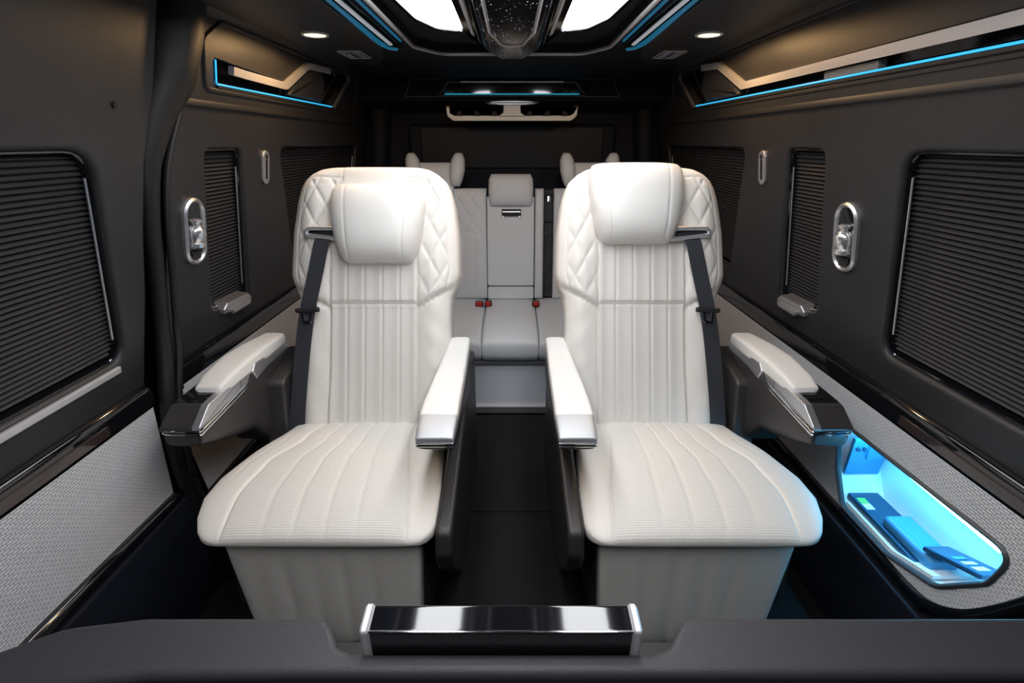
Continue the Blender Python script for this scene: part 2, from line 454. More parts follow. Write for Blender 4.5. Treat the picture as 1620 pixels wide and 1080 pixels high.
# lower walls
NICHE = rpoly([(1.152, .530), (1.118, .562), (.655, .580), (.672, .490), (.752, .383), (.885, .338), (1.058, .336), (1.118, .428)], [.03, .03, .035, .05, .06, .06, .04, .06], 8)
panel('woven_panel', rpoly([(.56, .655), (.60, .53), (.665, .418), (.755, .33), (3.0, .33), (3.0, .655)], [0, .06, .10, .08, 0, 0], 8), [NICHE], low_map(1), M['woven'], wr, r=.002, depth=.004, back=False, uv=True)
panel('woven_panel', [(-.6, .655), (1.075, .655), (1.045, .39), (-.6, .42)], [], low_map(-1), M['woven'], dr, uv=True)
panel('woven_panel', [(1.13, .655), (3.0, .655), (3.0, .30), (1.17, .30)], [], low_map(-1), M['woven'], wl, uv=True)
# gloss sills between leather and weave
def sill(s, y0, y1, par, name='sill'):
    P = [(.968, .716), (.957, .714), (.950, .708), (.9465, .698), (.9455, .680), (.9465, .664), (.950, .657), (.962, .654), (.985, .655), (.985, .716)]
    L = [[(s*x, y, z) for x, z in P] for y in (y0, y1)]
    return mk(name, *loops_geo(L), M['gloss'], par)
sill(1, -.7, 3.0, wr); sill(-1, 1.185, 3.0, wl); sill(-1, -.7, 1.082, dr)
box('sill_end_cap', -.968, -.940, 1.178, 1.190, .650, .718, M['gloss'], wl, .004)
for s, par, y1, y0 in ((1, wr, .98, .2), (-1, dr, .93, .2)):
    mk('grip_recess', *mapbox_geo(low_map(s, .9465), y0, y1, .665, .690, -.01, .0035, .002), M['glossbrown'], par)
def low_trim(s, y0, y1, zt, par):
    P = [(.955, zt), (.938, zt-.002), (.934, zt-.012), (.936, zt-.03), (.955, zt-.034)]
    L = [[(s*x, y, z) for x, z in P] for y in (y0, y1)]
    mk('lower_trim', *loops_geo(L), M['gloss'], par)
low_trim(1, .75, 3.0, .332, wr); low_trim(-1, 1.14, 3.0, .302, wl)
mk('lower_trim', *tube_geo([(-.945, y, z) for y, z in ((-.6, .405), (.3, .398), (.8, .386), (1.045, .378))], .016, 10, 1.2), M['gloss'], dr)
mk('lower_trim', *tube_geo(smooth_path([(.945, .82, .321), (.945, .755, .331), (.945, .70, .368), (.945, .655, .425), (.945, .605, .52), (.945, .555, .64)], 8), .010, 10, 1.2), M['gloss'], wr)
mk('lower_panel', *box_geo(.925, .99, -.7, 3.0, 0, .300, .008), M['ceil'], wr)
panel('lower_panel', [(-.7, .298), (1.2, .298), (1.2, .66), (-.7, .66)], [off(NICHE, .004)], low_map(1, .953), M['ceil'], wr, r=.001, depth=.004, back=False)
mk('lower_panel', *box_geo(-.99, -.925, -.7, 1.08, 0, .372, .008), M['ceil'], dr)
mk('lower_panel', *box_geo(-.99, -.92, 1.10, 3.0, 0, .272, .008), M['ceil'], wl)
# silver strip under the door blind
mk('silver_strip', *mapbox_geo(WL, -.3, 1.02, .786, .803, -.004, .006, .003), M['silverlite'], dr)
mk('screw_cap', *prism_geo([WLc for WLc in [(1.10+.007*math.cos(a), 1.372+.007*math.sin(a)) for a in [2*PI*k/16 for k in range(16)]]], WL, 0, .004, .0015), M['rubber'], dr)
# ------------------------------------------------------------------ sliding-door seal and pillar
pl_ = mk('trim_1', *tube_geo(smooth_path([(-.83, 1.38, 1.66), (-.84, 1.345, 1.56), (-.85, 1.31, 1.46), (-.862, 1.255, 1.37), (-.878, 1.205, 1.25), (-.895, 1.185, 1.12), (-.915, 1.178, .98), (-.93, 1.165, .86), (-.932, 1.14, .76), (-.93, 1.105, .66), (-.93, 1.085, .55), (-.93, 1.08, .42), (-.93, 1.09, .26), (-.93, 1.10, .02)], 6),
   [lin(list(enumerate([.085, .080, .068, .046, .028, .021, .019, .019, .021, .022, .024, .026, .030, .034])))(k/6) for k in range(79)], 16, 1.0, up=Vector((1, 0, 0))), M['rubber']); tag(pl_, kind='structure')
mk('seal_lip', *tube_geo(smooth_path([(-.80, 1.42, 1.62), (-.815, 1.385, 1.50), (-.835, 1.32, 1.385), (-.855, 1.245, 1.25), (-.872, 1.215, 1.12), (-.89, 1.20, .98), (-.905, 1.185, .86), (-.905, 1.155, .76), (-.905, 1.115, .66), (-.90, 1.085, .55), (-.90, 1.075, .42), (-.90, 1.085, .26)], 6), .0085, 10), M['rubber'], pl_)
# ------------------------------------------------------------------ ceiling
H0 = 1.62
cv = lambda X, Y, n: (X, Y, H0+.0-n)      # n downwards
COFFER = rpoly([(-.335, -.7), (.335, -.7), (.350, 1.98), (.27, 2.13), (-.27, 2.13), (-.350, 1.98)], [.0, .0, .10, .08, .08, .10], 8)
ce = panel('ceiling', [(-.80, -.8), (.80, -.8), (.80, 3.0), (-.80, 3.0)], [COFFER], cv, M['ceil'], r=.010, depth=.03, back=True); tag(ce, kind='structure')
for s in (1, -1):
    P = [(.79, 1.592), (.777, 1.600), (.765, 1.611), (.745, 1.618), (.72, 1.6199), (.72, 1.65), (.82, 1.65), (.82, 1.592)]
    mk('cove_edge', *loops_geo([[(s*x, y, z) for x, z in P] for y in ((-.8 if s > 0 else 1.3), 3.0)]), M['wall'], ce)
    # side headliner sheet in charcoal
    pts = rpoly([(s*.435, -.6), (s*.76, -.6), (s*.76, 2.30), (s*.60, 2.42), (s*.52, 2.20), (s*.47, 1.98)], [0, 0, .06, .05, .05, .05])
    mk('side_headliner', *prism_geo(pts, cv, 0, .006, .003), M['wall'], ce)
top = box('roof_shell', -1.2, 1.2, -.9, 3.2, 1.90, 1.95, M['black'], None, 0); tag(top, kind='structure'); top.name = 'ceiling_outer'
# coffer trim ring
ringpts = COFFER
mk('coffer_trim', *ring_geo(off(ringpts, .012), cv, .010, -.002, .007, .002), M['silverlite'], ce)
for s, side in ((-1, 'left'), (1, 'right')):
    # glowing blue line
    pth = smooth_path([(s*.425, -.6, H0-.006), (s*.43, .8, H0-.006), (s*.435, 1.3, H0-.006), (s*.455, 1.88, H0-.006), (s*.42, 1.99, H0-.006)], 6)
    o = mk('blue_strip_light', *tube_geo(pth, .0075, 8), M['led_dim'])
    tag(o, f'thin blue glowing line along the outer {side} edge of the ceiling recess', 'strip light', 'blue ceiling lines')
    o = mk('blue_strip_light', *tube_geo([(s*.368, -.6, H0-.004), (s*.372, 1.3, H0-.004), (s*.378, 1.86, H0-.004)], .004, 8), M['led_dim'])
    tag(o, f'thin blue glowing line hugging the inner {side} ceiling coffer edge beside the grey light bar', 'strip light', 'blue ceiling lines')
    t = thing('light_bar', (s*.405, 1.55, H0), f'long grey light bar in black housing on the {side} side of the ceiling', 'light bar', 'long ceiling light bars')
    pts = rpoly([(s*.384, .6), (s*.424, .6), (s*.436, 1.93), (s*.392, 1.97)], .006)
    mk('housing', *prism_geo(pts, cv, 0, .010, .003), M['gloss'], t)
    pts = rpoly([(s*.402, .9), (s*.413, .9), (s*.424, 1.89), (s*.412, 1.89)], .002)
    mk('diffuser', *prism_geo(pts, cv, .009, .013, .001), M['barlite'], t)
    # big white light panels
    t = thing('ceiling_light_panel', (s*.22, 1.0, H0+.02), f'bright white ceiling light panel left of the starry console' if s < 0 else 'bright white ceiling light panel right of the starry console', 'ceiling light', 'bright ceiling light panels')
    pts = rpoly([(s*.150, -.25), (s*.285, -.25), (s*.300, 1.35), (s*.282, 1.62), (s*.235, 1.76), (s*.158, 1.80)], [.02, .02, .2, .12, .06, .01], 8)
    cd = lambda X, Y, n: (X, Y, H0+.024-n)
    mk('diffuser', *prism_geo(pts, cd, -.004, .010, .004), M['panel_em'], t)
    mk('frame', *ring_geo(off(pts, .010), cd, .012, -.004, .016, .002), M['gloss'], t)
    # slanted black gloss rail with silver bar
    t = thing('ceiling_rail', (s*.125, 1.0, H0), f'gloss black rail with silver inlay on the {side} side of the starry console', 'ceiling rail', 'rails beside the starry console')
    pts = rpoly([(s*.095, -.3), (s*.148, -.3), (s*.152, 1.80), (s*.110, 2.02)], .01)
    mk('rail', *prism_geo(pts, cd, -.002, .026, .006), M['gloss'], t)
    pts = rpoly([(s*.112, .2), (s*.126, .2), (s*.130, 1.74), (s*.118, 1.80)], .002)
    mk('silver_inlay', *prism_geo(pts, cd, .024, .030, .002), M['silverlite'], t)
# starry console
t = thing('starry_console', (0, 1.2, H0), 'gloss black ceiling console speckled with tiny star lights between the two bright panels', 'ceiling console')
pts = rpoly([(-.098, -.3), (.098, -.3), (.098, 1.90), (.055, 2.10), (-.055, 2.10), (-.098, 1.90)], [0, 0, .06, .03, .03, .06], 6)
mk('console_body', *prism_geo(pts, cd, -.002, .050, .022, 6), M['stars'], t)
pts = rpoly([(-.072, 0.0), (.072, .0), (.068, 1.58), (.035, 1.78), (-.035, 1.78), (-.068, 1.58)], [0, 0, .08, .04, .04, .08], 8)
mk('chrome_trim', *ring_geo(pts, cd, .009, .044, .060, .003), M['silverlite'], t)
mk('lens', *prism_geo(off(pts, -.006), cd, .046, .055, .002), M['stars'], t)
# rear ceiling locker
rp = lambda X, z, n: (X, 2.74-n, z)
rh = mk('rear_header', *loops_geo([[(x, y, z) for y, z in ((2.30, 1.625), (2.50, 1.612), (2.66, 1.602), (2.72, 1.598), (2.74, 1.59), (2.74, 1.50), (2.72, 1.49), (2.76, 1.478), (2.99, 1.47), (2.99, 1.625))] for x in (-.80, .80)]), M['ceil'], ce)
t = thing('rear_shelf_light', (0, 2.72, 1.5), 'long black shelf recess across the rear header with cyan light line and silver top strip', 'shelf light')
pts = rpoly([(-.56, 1.512), (.56, 1.512), (.52, 1.604), (-.52, 1.604)], .012)
mk('recess_frame', *ring_geo(pts, rp, .010, 0, .022, .003), M['wall'], t)
pts = rpoly([(-.385, 1.515), (.385, 1.515), (.33, 1.588), (-.33, 1.588)], [.01, .01, .03, .03])
mk('shelf_frame', *ring_geo(pts, rp, .010, 0, .030, .003), M['bar'], t)
mk('shelf_panel', *prism_geo(off(pts, -.012), rp, 0, .012, .001), M['gloss'], t)
mk('silver_strip', *mapbox_geo(rp, -.262, .262, 1.579, 1.5865, .01, .034, .002), M['silverlite'], t)
mk('light_line', *mapbox_geo(rp, -.345, .345, 1.5255, 1.530, .01, .034, .001), M['led_rear'], t)
# coat rail
t = thing('coat_hook_rail', (0, 2.70, 1.42), 'white curved coat hook rail hanging below the rear header', 'coat rail')
r3 = lambda X, z, n: (X, 2.70-n, z)
U = rpoly([(-.338, 1.470), (-.318, 1.470), (-.316, 1.438), (-.296, 1.430), (.296, 1.430), (.316, 1.438), (.318, 1.470), (.338, 1.470), (.336, 1.425), (.305, 1.402), (-.305, 1.402), (-.336, 1.425)], [.002, .002, .01, .01, .01, .01, .002, .002, .03, .03, .03, .03])
mk('rail', *prism_geo(U, r3, 0, .02, .004, bev0=None), M['hangwhite'], t)
mk('stem', *prism_geo(rpoly([(-.078, 1.420), (.078, 1.420), (.045, 1.440), (.043, 1.478), (-.043, 1.478), (-.045, 1.440)], .008), r3, 0, .024, .004), M['hangwhite'], t)
el = [(.135*math.cos(a), 1.485+.0125*math.sin(a)) for a in [2*PI*k/32 for k in range(32)]]
mk('mount_plate', *prism_geo(el, r3, -.01, .03, .005), M['silver'], t)
for x in (-.27, -.18, -.09, .09, .18, .27):
    mk('hook', *superloft(roundends([(2.655, x, .013, 1.436, .011, 2.4), (2.70, x, .013, 1.436, .011, 2.4)], 3, .005), 16), M['black'], t)
    
# rear door panel seam + corner pillars + tailgate glass
o = box('door_2', -.60, .60, 2.93, 2.99, .2, 1.40, M['ceil'], None, .03, 4); tag(o, kind='structure')
g = box('window_7', -.52, .52, 2.915, 2.932, 1.16, 1.38, M['darkglass'], None, .006); tag(g, kind='structure')
for s, nn in ((-1, 'trim_2'), (1, 'trim_3')):
    o = mk(nn, *tube_geo(smooth_path([(s*.74, 2.90, 1.66), (s*.73, 2.90, 1.5), (s*.76, 2.90, 1.25), (s*.80, 2.90, .9), (s*.84, 2.90, .4), (s*.84, 2.9, .02)], 5), .05, 14), M['ceil']); tag(o, kind='structure')
# ------------------------------------------------------------------ windows: frames (structure) and blinds (things)
def blind(pts, mp, s, wname, lab, rail_side, handle=None, pitch=.0113):
    fo = mk(wname, *ring_geo(off(pts, .001), mp, .007, -.048, -.012, .002), M['gloss']); tag(fo, kind='structure')
    ys = [p[0] for p in pts]; zs = [p[1] for p in pts]; z0, z1 = min(zs)+.004, max(zs)-.004
    cy = sum(ys)/len(ys)
    t = thing('pleated_blind', mp(cy, z0, -.03), lab, 'window blind', 'pleated window blinds')
    inner = off(pts, -.006)
    def span(z):
        X = []
        for i in range(len(inner)):
            (a, b), (c, d) = inner[i-1], inner[i]
            if (b-z)*(d-z) <= 0 and abs(b-d) > 1e-9: X.append(a+(c-a)*(z-b)/(d-b))
        return (min(X), max(X)) if len(X) > 1 else None
    V, F = [], []; n = int((z1-z0-.012)/pitch*4); last = None
    for k in range(n+1):
        z = z0+.006+(z1-z0-.012)*k/n; sp = span(z)
        if not sp: continue
        ph = (k % 4); dn = (-.034, -.0285, -.0235, -.0285)[ph]
        i0 = len(V)
        for nn in (dn, dn-.002): V += [mp(sp[0], z, nn), mp(sp[1], z, nn)]
        if last is not None:
            l = last; F += [(l, l+1, i0+1, i0), (l+2, i0+2, i0+3, l+3), (l, i0, i0+2, l+2), (l+1, l+3, i0+3, i0+1)]
        else: F.append((i0, i0+1, i0+3, i0+2))
        last = i0
    F.append((last, last+1, last+3, last+2))
    mk('pleats', V, F, M['blind'], t, sharp=.3)
    ye = (max if rail_side > 0 else min)
    zz = [lerp(z0+.05, z1-.05, k/6) for k in range(7)]
    path = [mp(ye(span(z))-rail_side*.006, z, -.016) for z in zz]
    mk('guide_rail', *tube_geo(path, .0026, 8), M['silver'], t)
    if handle:
        y0, y1, zh = handle
        hp = rpoly([(y0, zh), (y1, zh-.008), (y1, zh+.014), (y1-.02, zh+.030), (y0+.02, zh+.034), (y0, zh+.018)], .006)
        mk('handle', *prism_geo(hp, mp, -.028, .016, .006, 4), M['silver'], t)
        mk('handle_grip', *mapbox_geo(mp, y0+.03, y1-.03, zh-.004, zh+.012, .012, .030, .004), M['silver'], t)
blind(WIN['R'][0], WR, 1, 'window_1', 'large closed pleated blind in the right wall, nearest the camera', 1)
blind(WIN['R'][1], WR, 1, 'window_2', 'narrow closed pleated blind with silver bottom handle, in the right wall', 1, (1.42, 1.585, .783))
blind(WIN['R'][2], WR, 1, 'window_3', 'rearmost pleated blind in the right wall, behind the right seat', 1)
blind(WIN['L'][0], WL, -1, 'window_4', 'large closed pleated blind in the left sliding door, above a silver strip', 1)
blind(WIN['L'][1], WL, -1, 'window_5', 'narrow closed pleated blind with silver bottom handle, in the left wall', 1, (1.445, 1.615, .783))
blind(WIN['L'][2], WL, -1, 'window_6', 'rearmost pleated blind in the left wall, behind the left seat', 1)
# ------------------------------------------------------------------ wall fittings
def stadium(cy, cz, hw, hh, n=12, sh=0):
    P = []
    for k in range(n+1):
        a = PI*k/n; P.append((cy+hw*math.cos(a), cz+hh-hw+hw*math.sin(a)*1.0))
    for k in range(n+1):
        a = PI+PI*k/n; P.append((cy+hw*math.cos(a), cz-hh+hw+hw*math.sin(a)))
    return [(y+sh*(z-cz), z) for y, z in P]
def bottle_holder(mp, s, cy, cz, side):
    t = thing('chrome_wall_holder', mp(cy, cz, 0), f'chrome oval wall holder with bottle-shaped chrome knob, {side}', 'wall holder', 'oval chrome wall holders')
    P = stadium(cy, cz, .046, .092)
    mk('oval_frame', *ring_geo(P, mp, .0125, -.001, .013, .005), M['silver'], t)
    mk('recess', *prism_geo(off(P, -.012), mp, -.001, .004, .001), M['gloss'], t)
    # lathed knob, axis along the wall's vertical
    prof = [(.0005, -.046), (.020, -.046), (.023, -.042), (.022, -.034), (.018, -.032), (.022, -.026), (.024, -.010), (.0225, .004), (.017, .012), (.011, .016), (.011, .021), (.0155, .024), (.0155, .029), (.010, .032), (.0005, .033)]
    L = []
    for r_, h in prof:
        L.append([mp(cy+r_*1.1*math.cos(a), cz+.004+h, .008+r_*1.1*math.sin(a)) for a in [2*PI*k/20 for k in range(20)]])
    mk('knob', *loops_geo(L), M['brightchrome'], t)
    mk('slide', *mapbox_geo(mp, cy-.018, cy+.018, cz-.078, cz-.052, .003, .010, .003), M['nichedark'] if False else M['wall'], t)
bottle_holder(WL, -1, 1.332, 1.070, 'on the left wall beside the sliding door')
bottle_holder(WR, 1, 1.262, 1.066, 'on the right wall beside the large blind')
for mp, sd, cy in ((WL, 'left', 1.748), (WR, 'right', 1.720)):
    t = thing('belt_height_plate', mp(cy, 1.22, 0), f'small silver slotted oval plate high on the {sd} wall between two blinds', 'wall plate', 'small slotted oval plates')
    P = stadium(cy, 1.22, .0235, .056)
    mk('plate', *prism_geo(P, mp, -.001, .008, .004), M['silver'], t)
    mk('slot', *prism_geo(stadium(cy, 1.215, .0065, .034, 6), mp, .006, .0088, .0005), M['black'], t)
    mk('screw', *prism_geo([(cy+.008*math.cos(a), 1.257+.008*math.sin(a)) for a in [2*PI*k/12 for k in range(12)]], mp, .007, .011, .001), M['wall'], t)
# ------------------------------------------------------------------ overhead lockers
def open_strip(pts, mp, w, n0, n1, bev=.002):
    """band along an open polyline, growing to +normal side by w"""
    P = [Vector(p) for p in pts]; A = []; B = []
    for i, p in enumerate(P):
        a = (p-P[i-1]).normalized() if i else None; b = (P[i+1]-p).normalized() if i < len(P)-1 else None
        a = a or b; b = b or a
        m_ = (Vector((-a.y, a.x))+Vector((-b.y, b.x))).normalized(); k = 1/max(.5, m_.dot(Vector((-a.y, a.x))))
        A.append(tuple(p)); B.append(tuple(p+m_*w*k))
    poly = A+B[::-1]
    L = []
    n = len(P)
    for x, y in poly: pass
    V = [mp(x, y, n0) for x, y in A]+[mp(x, y, n1) for x, y in A]+[mp(x, y, n1) for x, y in B]+[mp(x, y, n0) for x, y in B]
    F = []
    for i in range(n-1):
        for k in range(4):
            k2 = (k+1) % 4
            F.append((k*n+i, k*n+i+1, k2*n+i+1, k2*n+i))
    F.append((0, n, 2*n, 3*n)); F.append((n-1, 2*n-1, 3*n-1, 4*n-1))
    me = (V, F); return me
def locker(mp, s, side, y0, ystart, hole, topL, slant):
    t = thing('overhead_locker', mp(1.8, 1.45, 0), f'overhead locker slot with silver band and cyan light line, high on the {side} wall', 'overhead locker')
    # silver band: runs level then kinks up round the rear pocket
    o = mk('silver_band', *open_strip(topL, mp, .022, -.004, .012), M['silverlite'], t)
    # LED line along the lower lip
    o = mk('light_line', *tube_geo([mp(y, 1.4475, .003) for y in (ystart, 1.5, slant[0][0]-.03)], .0024, 8), M['led'], t)
    mk('lip', *open_strip([(ystart, 1.444), (slant[0][0], 1.444)], mp, -.006, -.004, .006), M['wall'], t)
    mk('slant_trim', *open_strip(slant, mp, .007, -.004, .007), M['silver'], t)
    # gloss back panel inside the slot
    mk('back_panel', *prism_geo(off(hole, -.003), mp, -.085, -.030, .002), M['gloss'], t)
    # dark rounded block in the rear pocket
    yc = 2.10 if s > 0 else 2.13
    pad = rpoly([(yc-.20, 1.452), (yc+.12, 1.450), (yc+.17, 1.50), (yc+.12, 1.572), (yc-.03, 1.572), (yc-.14, 1.505)], [.03, .03, .05, .03, .03, .03])
    mk('rounded_block', *prism_geo(pad, mp, -.032, -.006, .014, 5), M['bar'], t)
    return t
tr = locker(UR, 1, 'right', 0, .25, BIN_R, rpoly([(.25, 1.471), (1.845, 1.471), (2.035, 1.557), (2.20, 1.570), (2.2, 1.8), (.2, 1.8)], [0, .02, .02, 0, 0, 0])[0:-2][0:14], [(2.335, 1.444), (2.505, 1.578), (2.47, 1.592)])
tl = locker(UL, -1, 'left', 0, 1.462, BIN_L, [(1.53, 1.478), (1.60, 1.476), (1.86, 1.473), (1.885, 1.476), (2.05, 1.556), (2.075, 1.560), (2.29, 1.569)], [(2.382, 1.444), (2.565, 1.578), (2.53, 1.592)])
mk('end_light_line', *tube_geo([UL(1.458, 1.450, .003), UL(1.456, 1.505, .003)], .0022, 8), M['led'], tl)
# tan block stands in for the seat's reflection in the right locker
o = mk('seat_reflection_block', *mapbox_geo(UR, 1.20, 1.40, 1.4485, 1.468, -.026, -.004, .005), M['tan']); tag(o, 'tan block standing in for a seat reflection in the right overhead locker slot', 'reflection block')
# ------------------------------------------------------------------ downlights and vents
for s, sd in ((-1, 'left'), (1, 'right')):
    t = thing('downlight', (s*.62, 1.735, H0-.006), f'small warm glowing downlight in the {sd} side of the ceiling', 'downlight', 'warm ceiling downlights')
    c = lambda X, Y, n: (X, Y, H0-.006-n)
    P = [(s*.62+.042*math.cos(a), 1.735+.042*math.sin(a)) for a in [2*PI*k/28 for k in range(28)]]
    mk('bezel', *ring_geo(P, c, .009, -.001, .006, .002), M['silverlite'], t)
    mk('lamp', *prism_geo(off(P, -.009), c, -.001, .004, .001), M['spot_em'], t)
    ld = bpy.data.lights.new('downlight_glow', 'SPOT'); ld.spot_size = math.radians(176); ld.spot_blend = .12; ld.energy = E_SPOT; ld.color = (1.0, .60, .27); ld.shadow_soft_size = .018
    lo_ = bpy.data.objects.new('downlight_glow', ld); COL.objects.link(lo_); lo_.parent = t; lo_.location = (0, 0, -.028)
    t = thing('ceiling_vent', (s*.61, 2.11, H0-.006), f'blue-tinted patterned metal vent plate in the {sd} side of the ceiling', 'vent', 'patterned ceiling vents')
    P = rpoly([(s*.565, 2.03), (s*.655, 2.03), (s*.655, 2.19), (s*.565, 2.19)], .008)
    mk('frame', *ring_geo(P, c, .005, -.001, .0045, .001), M['silverlite'], t)
    mk('plate', *prism_geo(off(P, -.006), c, -.001, .003, .001), M['pattern'], t)
    geo = []
    for i in range(4):
        for j in range(2):
            cx_, cy_ = s*(.588+.044*j), 2.055+.037*i
            geo.append(box_geo(cx_-.014, cx_+.014, cy_-.0018, cy_+.0018, H0-.0115, H0-.008, .0005))
            geo.append(box_geo(cx_-.0018, cx_+.0018, cy_-.012, cy_+.012, H0-.0115, H0-.008, .0005))
    mk('grille', *join_mesh(geo), M['hangwhite'], t)  # white colour stands in for bright reflections on the metal grille
# ------------------------------------------------------------------ niche in the right lower wall
lm = low_map(1)
L_ = [[lm(x, y, -.003) for x, y in off(NICHE, .001)], [lm(x, y, -.12) for x, y in off(NICHE, -.006)]]
t = thing('storage_niche', (1.0, .9, .34), 'blue-lit white storage niche recessed in the right woven panel', 'storage niche')
V, F = loops_geo(L_, False, True)
V2, F2 = loops_geo([[lm(x, y, -.003) for x, y in off(NICHE, .006)], [lm(x, y, -.125) for x, y in off(NICHE, .002)]], False, True)
n0 = len(V); n_ = len(NICHE)
F_ = F+[tuple(i+n0 for i in f) for f in F2]+[(i, (i+1) % n_, n0+(i+1) % n_, n0+i) for i in range(n_)]
mk('lining', V+V2, F_, M['nichewhite'], t)
mk('rim', *ring_geo(off(NICHE, .005), lm, .011, -.006, .006, .004), M['rim'], t)
mk('shelf', *prism_geo([(1.06, .352), (.885, .352), (.775, .390), (.775, .380), (.885, .340), (1.06, .340)], lm, -.118, -.010, 0), M['nichewhite'], t)
# LED strip along the hidden top of the niche
mk('light_line', *box_geo(.962, .974, .69, 1.09, .553, .558, .001), M['niche_em'], t)
o = thing('switch_panel', (1.02, 1.105, .46), 'blue control panel with sockets at the far end of the lit niche', 'control panel')
mk('panel', *box_geo(.962, 1.062, 1.100, 1.112, .415, .535, .003), M['nicheblue'], o)
mk('socket_block', *box_geo(1.005, 1.055, 1.094, 1.102, .47, .525, .002), M['nicheblue'], o)
for i in range(2): mk('knob', *superloft(roundends([(1.092, .975+.018*i, .005, .505, .005, 2), (1.100, .975+.018*i, .005, .505, .005, 2)], 2, .002), 12), M['nichedark'], o)
o = thing('power_unit', (1.02, .90, .352), 'dark blue electronic unit with green and white stickers lying in the lit niche', 'electronic unit')
mk('body', *box_geo(.968, 1.055, .83, 1.075, .353, .372, .004), M['nichedark'], o)
mk('raised_cover', *box_geo(.975, 1.045, .80, .955, .370, .402, .010, 3), M['nicheblue'], o)
mk('green_sticker', *box_geo(.975, .998, 1.03, 1.050, .3715, .3732, 0), M['green'], o); 
mk('white_sticker', *box_geo(.975, .998, 1.005, 1.028, .3715, .3732, 0), M['sticker'], o)
o = thing('niche_remote', (1.02, .77, .40), 'slim dark remote with white label at the near end of the lit niche', 'remote')
def tilt(x, y, z): return (x, y, z+(.86-y)*.42)
V, F = box_geo(.975, 1.035, .705, .835, .395, .409, .004); mk('body', [tilt(*v) for v in V], F, M['nichedark'], o)
for k, (ya, yb) in enumerate(((.722, .738), (.748, .760), (.770, .782))):
    V, F = box_geo(.985, 1.012, ya, yb, .4085, .411, .001); mk('white_label' if k == 0 else 'button', [tilt(*v) for v in V], F, M['sticker'] if k == 0 else M['nichewhite'] if k == 1 else M['nicheblue'], o)
# ------------------------------------------------------------------ front console
t = thing('front_console', (0, .40, 0), 'padded charcoal leather console crossing the bottom of the view', 'console')
plan = rpoly([(-.74, .262), (-.60, .348), (-.45, .366), (-.25, .369), (.30, .369), (.86, .367), (.86, .446), (.250, .446), (.228, .438), (.202, .404), (.182, .3965), (-.204, .3965), (-.224, .404), (-.240, .430), (-.256, .446), (-.50, .446), (-.60, .432), (-.68, .388), (-.82, .292)],
             [.01, .1, .1, 0, 0, 0, 0, .02, .02, .02, .012, .012, .02, .02, .012, .1, .1, .1, .01], 6)
L = [[(x, y, .50) for x, y in plan]]; bv = .011
for k in range(7):
    a = PI/2*k/6; L.append([(x, y, .702-bv*(1-math.sin(a))) for x, y in off(plan, -bv*(1-math.cos(a)))])
mk('padded_top', *loops_geo(L), M['bar'], t)
mk('gloss_fascia', *box_geo(-.60, .86, .350, .366, .560, .688, .004), M['gloss'], t)
mk('notch_recess', *box_geo(-.258, .252, .3975, .445, .52, .652, .004), M['rubber'], t)
mk('fascia_end', *tube_geo([(-.60, .352, .62), (-.72, .26, .62)], .055, 12, 1.0), M['gloss'], t)
mk('cabinet', *box_geo(-.58, .85, .372, .442, .0, .505, .006), M['ceil'], t)
t = thing('lift_screen_housing', (-.015, .418, .653), 'gloss black rectangular housing with pale chrome end caps set in the console notch', 'screen housing')
hp = rpoly([(.3990, .653), (.398, .7365), (.434, .7405), (.438, .653)], [.002, .004, .005, .002])
def yz_loft(x0, x1, pts, bev=.002):
    return loops_geo([[(x0, y, z) for y, z in off(pts, -bev)], [(x0+bev, y, z) for y, z in pts], [(x1-bev, y, z) for y, z in pts], [(x1, y, z) for y, z in off(pts, -bev)]])
mk('body', *yz_loft(-.181, .153, hp), M['gloss'], t)
for x0, x1 in ((-.192, -.180), (.152, .164)): mk('end_cap', *yz_loft(x0, x1, off(hp, .002), .003), M['silverlite'], t)
mk('chrome_edge', *tube_geo([(-.180, .3985, .7360), (.152, .3985, .7360)], .0016, 8), M['chrome'], t)
